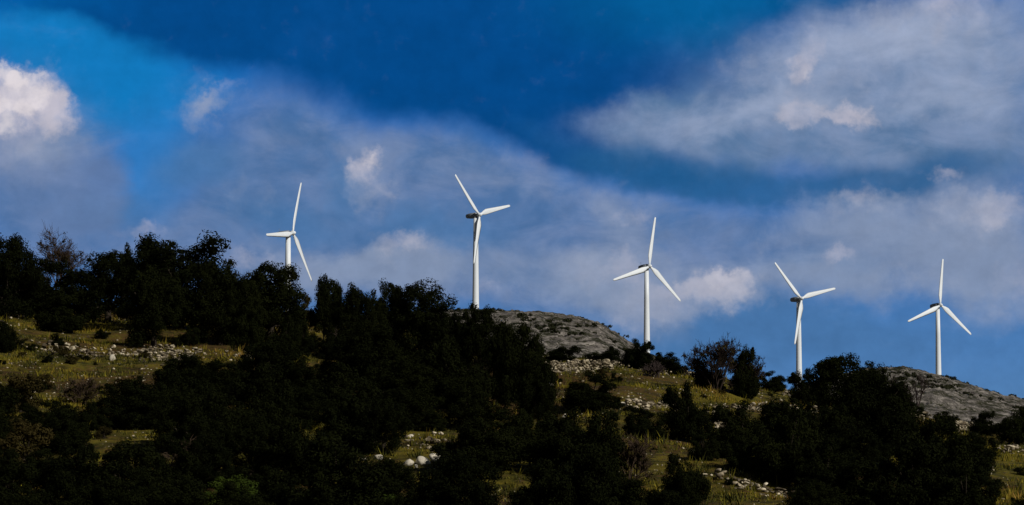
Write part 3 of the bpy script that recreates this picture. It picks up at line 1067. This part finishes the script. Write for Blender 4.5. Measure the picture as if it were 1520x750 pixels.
for key, lab, grp, n in SHRUBS:
    poly = OPEN[key]
    xs, ys = [p[0] for p in poly], [p[1] for p in poly]
    while n:
        px, py = prng.uniform(min(xs), max(xs)), prng.uniform(min(ys), max(ys))
        if in_poly(px, py, poly):
            w = 9 + 22 * prng.random() ** 1.7
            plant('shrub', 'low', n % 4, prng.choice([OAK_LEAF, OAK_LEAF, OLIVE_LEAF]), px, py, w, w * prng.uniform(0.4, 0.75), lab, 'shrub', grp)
            n -= 1
print('thicket bushes', len(fill), 'uncovered', (need & (cover < 1)).sum() / need.sum())

# ------------------------------------------------------------------ stones and dry stone walls
def stone_material(name, stained):
    m, N, b = principled(name, 0.9, 0.2)
    pos = N.new('ShaderNodeNewGeometry').outputs['Position']
    n = N.noise(pos, 2.2, 6, 0.65)
    big = N.noise(pos, 1.7, 3, 0.5)
    c = ramp(N, n, [(0.34, (0.10, 0.075, 0.045)), (0.48, (0.30, 0.25, 0.17)), (0.58, (0.52, 0.45, 0.32)), (0.7, (0.66, 0.59, 0.45))])
    c = N.mix(N.smooth(big, 0.45, 0.58) if stained else N.smooth(big, 0.60, 0.72), c, (0.075, 0.058, 0.036, 1))
    if not stained:
        c = N.mix(0.5, c, (0.70, 0.66, 0.56, 1))     # lichen and earth stains
    N.put(b.inputs['Base Color'], c)
    bump(N, b, n, 0.7, 0.08)
    return m


STONE = stone_material('pale_limestone', True)
WHITE_STONE = stone_material('white_limestone', False)


def rock_geometry(seed):
    import bmesh
    bm = bmesh.new()
    bmesh.ops.create_icosphere(bm, subdivisions=2, radius=0.5)
    rng = random.Random(seed)
    off = Vector((seed * 3.1, seed * 1.7, seed * 0.9))
    planes = [(Vector((rng.gauss(0, 1), rng.gauss(0, 1), rng.gauss(0, 1))).normalized(), rng.uniform(0.27, 0.42)) for _ in range(9)]
    for v in bm.verts:
        for n, d in planes:
            k = v.co.dot(n) - d
            if k > 0:
                v.co -= n * k
        v.co *= 1 + 0.14 * mnoise.noise(v.co * 4 + off)
        v.co.z *= 0.78
    verts = [tuple(v.co) for v in bm.verts]
    faces = [tuple(v.index for v in f.verts) for f in bm.faces]
    bm.free()
    return np.array(verts), np.array(faces)


ROCKS = [rock_geometry(i + 1) for i in range(7)]
ROCK_PROTO = [make_obj('stone', v, f, STONE, link=False) for v, f in ROCKS]
BOULDER_PROTO = [make_obj('boulder', v, f, WHITE_STONE, link=False) for v, f in ROCKS]


def stone(px, py, size, label, group, rng, name='stone', cat='stone'):
    p = hit(px, py)
    o = rng.choice(ROCK_PROTO if group else BOULDER_PROTO).copy()
    COL.objects.link(o)
    o.name = name
    s = size * p.y / F_PX * (1 if group else 1.2)
    o.scale = (s * rng.uniform(0.9, 1.35), s * rng.uniform(0.8, 1.2), s * rng.uniform(0.75, 1.15))
    o.rotation_euler = (rng.uniform(-0.4, 0.4), rng.uniform(-0.4, 0.4), rng.uniform(0, 6.28))
    o.location = p + Vector((0, 0, s * 0.12))
    tag(o, label, cat, group)
    return o


def rubble(pts, height, depth, dens, label, seed, smin=0.08, smax=0.34, name='dry_stone_wall', cat='stone wall', fall=0.9):
    """a tumbled dry stone wall along photo points; one thing, its stones are its surface"""
    rng = random.Random(seed)
    P = [hit(*p) for p in pts]
    length = sum((b - a).length for a, b in zip(P, P[1:]))
    n = int(length * dens * 0.8)
    V, F, base = [], [], 0
    origin = P[0].copy()
    for k in range(n):
        t = rng.random() * length
        for a, b in zip(P, P[1:]):
            L = (b - a).length
            if t <= L:
                break
            t -= L
        q = a.lerp(b, min(t / L, 1))
        along = q.x * 0.35
        hh = height * (0.45 + 0.55 * (0.5 + 0.5 * mnoise.noise((along, seed * 3.3, 0)) * 1.8))
        lev = rng.random() ** 1.3
        off = rng.gauss(0, depth * (1 - 0.5 * lev))
        out = rng.random() < 0.26
        if out:
            off, lev = rng.uniform(-fall * 2.2, fall), 0
        s = (smin + (smax - smin) * rng.random() ** 1.8) * (0.75 if out else 1)
        x, y = q.x + rng.gauss(0, 0.15), q.y + off
        z = float(ground_fast(x, y)) + max(hh, 0.1) * lev + s * 0.12
        v, f = ROCKS[rng.randrange(len(ROCKS))]
        M = (Matrix.Rotation(rng.uniform(0, 6.28), 3, 'Z') @ Matrix.Rotation(rng.gauss(0, 0.5), 3, 'X') @ Matrix.Diagonal((s * rng.uniform(1, 1.8), s * rng.uniform(0.8, 1.2), s * rng.uniform(0.45, 1.1))))
        vv = v @ np.array(M).T + np.array([x - origin.x, y - origin.y, z - origin.z])
        V.append(vv)
        F.append(f + base)
        base += len(v)
    o = make_obj(name, np.vstack(V), np.vstack(F), STONE, loc=origin)
    tag(o, label, cat)
    return o


rubble([(52, 522), (120, 527), (200, 528), (292, 536)], 0.6, 2.8, 40, 'long heap of white rubble from a fallen wall across the left terrace', 1)
rubble([(322, 531), (382, 536)], 0.45, 0.3, 16, 'short broken stone wall at the right end of the left terrace, under the oaks', 2)
rubble([(196, 482), (250, 482)], 0.6, 0.4, 34, 'small heap of white stones below the tallest rounded oak', 3, name='stone_heap', cat='stone heap')
rubble([(4, 470), (34, 472)], 0.5, 0.3, 42, 'small heap of stones at the left edge beside the round black bush', 4, name='stone_heap', cat='stone heap')
rubble([(802, 556), (860, 552), (962, 550)], 0.75, 1.7, 42, 'long broken dry stone wall under the left rocky hill', 5)
rubble([(984, 556), (1040, 561), (1112, 566)], 0.5, 0.7, 15, 'low broken wall in line with the bare ridge tree', 6)
rubble([(928, 604), (1000, 604)], 0.5, 0.8, 22, 'lower terrace wall between the two terrace bushes', 7)
rubble([(1058, 606), (1140, 606), (1230, 616)], 0.3, 0.6, 12, 'low line of stones edging the top of the lower right thicket', 8, 0.14, 0.34)
rubble([(1166, 584), (1200, 592)], 0.4, 0.25, 16, 'short line of stones beside the small round bush under the fourth turbine', 9)
rubble([(600, 658), (664, 660)], 0.5, 0.25, 18, 'short piece of stone wall above the white boulders', 10, 0.12, 0.32)
rubble([(1046, 706), (1110, 722), (1182, 738)], 0.25, 0.7, 24, 'line of warm lit stones crossing the slope at the bottom right', 11, 0.10, 0.26)
rubble([(1418, 640), (1450, 638), (1484, 648)], 0.55, 0.4, 22, 'mound of white stones in front of the round bush by the right edge', 12, name='stone_heap', cat='stone heap')
rubble([(1340, 618), (1384, 622)], 0.4, 0.3, 18, 'row of stones at the foot of the bare vase shaped tree', 13)
rubble([(1484, 673), (1535, 675)], 0.4, 0.3, 22, 'stone wall running off the right edge over a grass strip', 14)
rubble([(1058, 616), (1075, 640)], 0.3, 0.4, 44, 'scatter of broken stones right of the tall black terrace bush', 15, name='stone_heap', cat='stone heap')

srng = random.Random(77)
for px, py, s, lab in [(607, 691, 17, 'white boulder, leftmost of the large three in the lower middle'), (629, 689, 21, 'white boulder, middle and broadest of the large three in the lower middle'),
                       (648, 686, 21, 'white boulder with a jagged top, rightmost of the large three'), (617, 695, 8, 'small white stone lying among the three large white boulders'),
                       (563, 682, 12, 'white boulder left of the large three, beside dark bushes'), (540, 684, 8, 'small white stone at the left end of the lower middle clearing'),
                       (610, 650, 10, 'white stone crowning the short wall above the white boulders'), (166, 534, 13, 'large pale block in the left rubble heap'),
                       (124, 674, 8, 'white stone at the left of the small grass patch at lower left'), (163, 682, 11, 'broad pale stone under the small grass patch at lower left'),
                       (924, 602, 11, 'pale block at the left end of the lower terrace wall'), (1031, 561, 9, 'bright stone standing in the low broken wall on the ridge'),
                       (838, 620, 8, 'flat white stone on the grass below the lone round bush'), (818, 573, 8, 'white stone beside the thicket under the long broken wall'),
                       (1028, 672, 9, 'white stone at the foot of the tall black terrace bush'), (43, 592, 8, 'single white stone at the bottom of the left terrace')]:
    stone(px, py, s, lab, None, srng, 'boulder' if s > 11 else 'stone', 'boulder' if s > 11 else 'stone')


def scatter(poly, n, smin, smax, label, group, bias=None):
    xs, ys = [p[0] for p in poly], [p[1] for p in poly]
    k = 0
    while k < n:
        px, py = srng.uniform(min(xs), max(xs)), srng.uniform(min(ys), max(ys))
        if not in_poly(px, py, poly):
            continue
        if bias and mnoise.noise((px * 0.012, py * 0.035, bias)) < srng.uniform(-0.35, 0.25):
            continue
        stone(px, py, srng.uniform(smin, smax) * srng.uniform(0.7, 1.2), label, group, srng)
        k += 1


scatter([(-5, 470), (60, 478), (130, 500), (200, 488), (300, 525), (280, 545), (230, 575), (60, 606), (0, 580)], 110, 2.2, 5.5, 'white stone lying loose in the grass of the left terrace', 'loose stones on the left terrace', 3.0)
scatter(OPEN['right'], 95, 2.2, 5.0, 'white stone lying loose in the grass of the right terrace', 'loose stones on the right terrace', 8.0)
scatter(OPEN['low_right'], 34, 2.2, 5.5, 'small warm lit stone on the slope at the bottom right', 'loose stones on the bottom right slope', 1.5)
scatter(OPEN['low_left'], 10, 2.2, 5, 'small stone in the grass patch at the lower left', 'loose stones in the lower left grass patch')
scatter(OPEN['boulders'], 12, 2.5, 5, 'small stone around the three large white boulders', 'small stones around the large boulders')
scatter(OPEN['far_right'], 16, 2.2, 4.5, 'small stone on the grassy crest before the right rocky hill', 'loose stones on the right crest')
scatter(OPEN['edge'], 10, 2.2, 5, 'small stone on the grass strip at the lower right edge', 'loose stones at the lower right edge')
scatter(OPEN['bottom'], 5, 2.5, 5, 'small stone in the brown grass at the bottom middle', 'loose stones at the bottom middle')


def build_rubble_stones():
    rng = random.Random(31)
    V, F, base = [], [], 0
    quota = {'left': 620, 'right': 620, 'low_right': 150, 'low_left': 40, 'boulders': 40, 'far_right': 60, 'edge': 60, 'bottom': 20}
    for key, n in quota.items():
        poly = OPEN[key]
        xs, ys = [p[0] for p in poly], [p[1] for p in poly]
        while n:
            px, py = rng.uniform(min(xs), max(xs)), rng.uniform(min(ys), max(ys))
            if not in_poly(px, py, poly) or mnoise.noise((px * 0.014, py * 0.05, 12.0)) < rng.uniform(-0.4, 0.3):
                continue
            p = hit(px, py)
            s = rng.uniform(1.2, 3.2) * p.y / F_PX
            v, f = ROCKS[rng.randrange(len(ROCKS))]
            M = Matrix.Rotation(rng.uniform(0, 6.28), 3, 'Z') @ Matrix.Rotation(rng.gauss(0, 0.4), 3, 'X') @ Matrix.Diagonal((s * rng.uniform(1, 1.6), s, s * rng.uniform(0.6, 1.1)))
            V.append(v @ np.array(M).T + np.array(p) + np.array([0, 0, s * 0.1]))
            F.append(f + base)
            base += len(v)
            n -= 1
    o = make_obj('gravel', np.vstack(V), np.vstack(F), STONE)
    tag(o, 'small pale stones and limestone grit strewn over the open terraces', 'gravel', kind='stuff')


build_rubble_stones()

# ------------------------------------------------------------------ grass
def grass_material():
    m, N, b = principled('rough_grass', 0.85, 0.15)
    at = N.new('ShaderNodeAttribute', attribute_name='tone')
    c = ramp(N, at.outputs['Fac'], [(0.0, (0.010, 0.013, 0.003)), (0.36, (0.050, 0.050, 0.006)), (0.62, (0.190, 0.160, 0.011)), (1.0, (0.27, 0.145, 0.035))])
    N.put(b.inputs['Base Color'], c)
    return m


def build_grass():
    rng = np.random.default_rng(9)
    n = 60000
    y = 84 + (226 - 84) * rng.random(n * 2)
    px = rng.uniform(-30, 1550, n * 2)
    keep = rng.random(n * 2) < (y / 226)
    y, px = y[keep], px[keep]
    x = (px - 760) / F_PX * y
    z = ground_fast(x, y)
    # photo row of each root, to leave out the thicket's deep interior
    e = (z - CAM_Z) / y
    py = 375 - F_PX * (e * CP - SP) / (CP + e * SP)
    gx = np.clip((px / CELL).astype(int), 0, GW - 1)
    gy = np.clip((py / CELL).astype(int), 0, GH - 1)
    dens = np.array([mnoise.noise((a * 0.25, b * 0.16, 4.0)) for a, b in zip(x, y)])
    keep = (openm[gy, gx] | (cover[gy, gx] == 0) | (rng.random(len(x)) < 0.12)) & (dens > -0.15 + 0.2 * rng.random(len(x)))
    x, y, z, dens = x[keep], y[keep], z[keep], dens[keep]
    n = len(x)
    dry = np.array([0.6 * mnoise.noise((a * 0.12, b * 0.09, 14.0)) + 0.7 * mnoise.noise((a * 0.45, b * 0.3, 4.0)) for a, b in zip(x, y)])
    B = 6
    c = np.repeat(np.stack([x, y, z], 1), B, 0)
    h = np.repeat(0.08 + 0.17 * rng.random(n) ** 2 + 0.3 * (rng.random(n) < 0.04) + 0.2 * np.clip(dry, 0, 1), B) * (0.6 + 0.6 * rng.random(n * B))
    a = rng.random(n * B) * 6.283
    d = np.stack([np.cos(a), np.sin(a), np.zeros(n * B)], 1)
    s = np.stack([-np.sin(a), np.cos(a), np.zeros(n * B)], 1)
    root = c + d * (rng.random(n * B) * 0.12)[:, None]
    root[:, 2] -= 0.03
    lean = (0.25 + 0.6 * rng.random(n * B)) * h
    tip = root + d * lean[:, None] + np.array([0, 0, 1]) * h[:, None]
    w = 0.016 + 0.018 * rng.random(n * B)
    v = np.stack([root - s * w[:, None], root + s * w[:, None], tip], 1).reshape(-1, 3)
    f = np.arange(n * B * 3).reshape(-1, 3)
    tone = np.clip(0.42 + 0.8 * np.repeat(dry, B) + rng.normal(0, 0.14, n * B), 0, 1)
    g = make_obj('grass', v, f, grass_material())
    add_attr(g, 'tone', np.repeat(tone, 3))
    tag(g, 'rough olive and straw coloured grass on the open terraces', 'grass', kind='stuff')
    print('grass tufts', n)


build_grass()

# ------------------------------------------------------------------ low scrub on the far rocky hills
def build_scrub():
    rng = np.random.default_rng(21)
    cs, rs = [], []
    tries = 0
    while len(cs) < 900 and tries < 20000:
        tries += 1
        which = 'a' if rng.random() < 0.6 else 'b'
        px = rng.uniform(640, 1000) if which == 'a' else rng.uniform(1250, 1540)
        yc = HILLS[which][2]
        y = rng.uniform(yc - 230, yc + 12)
        x, y, z = hill_point(which, px, y)
        if mnoise.noise((x * 0.03, y * 0.018, 6.0)) + 0.5 * mnoise.noise((x * 0.1, y * 0.06, 2.0)) < rng.uniform(-0.05, 0.4):
            continue
        for k in range(rng.integers(2, 6)):
            cs.append((x + rng.normal(0, 1.1), y + rng.normal(0, 1.0), z + rng.uniform(0.0, 0.45)))
            rs.append(rng.uniform(0.45, 0.95))
    v, f, tone = leaves_at(rng, np.array(cs), np.array(rs), 34, 0.34, 0.6)
    o = make_obj('scrub', v, f, leaf_material('hill_scrub_leaves', (0.006, 0.008, 0.004), (0.030, 0.032, 0.014)))
    add_attr(o, 'tone', tone)
    tag(o, 'low dark scrub dotted over the bare rocky hills', 'scrub', kind='stuff')


build_scrub()

scene.cycles.max_bounces = 5
scene.cycles.diffuse_bounces = 2
scene.cycles.glossy_bounces = 2
scene.cycles.transmission_bounces = 1
scene.cycles.caustics_reflective = False
scene.cycles.caustics_refractive = False
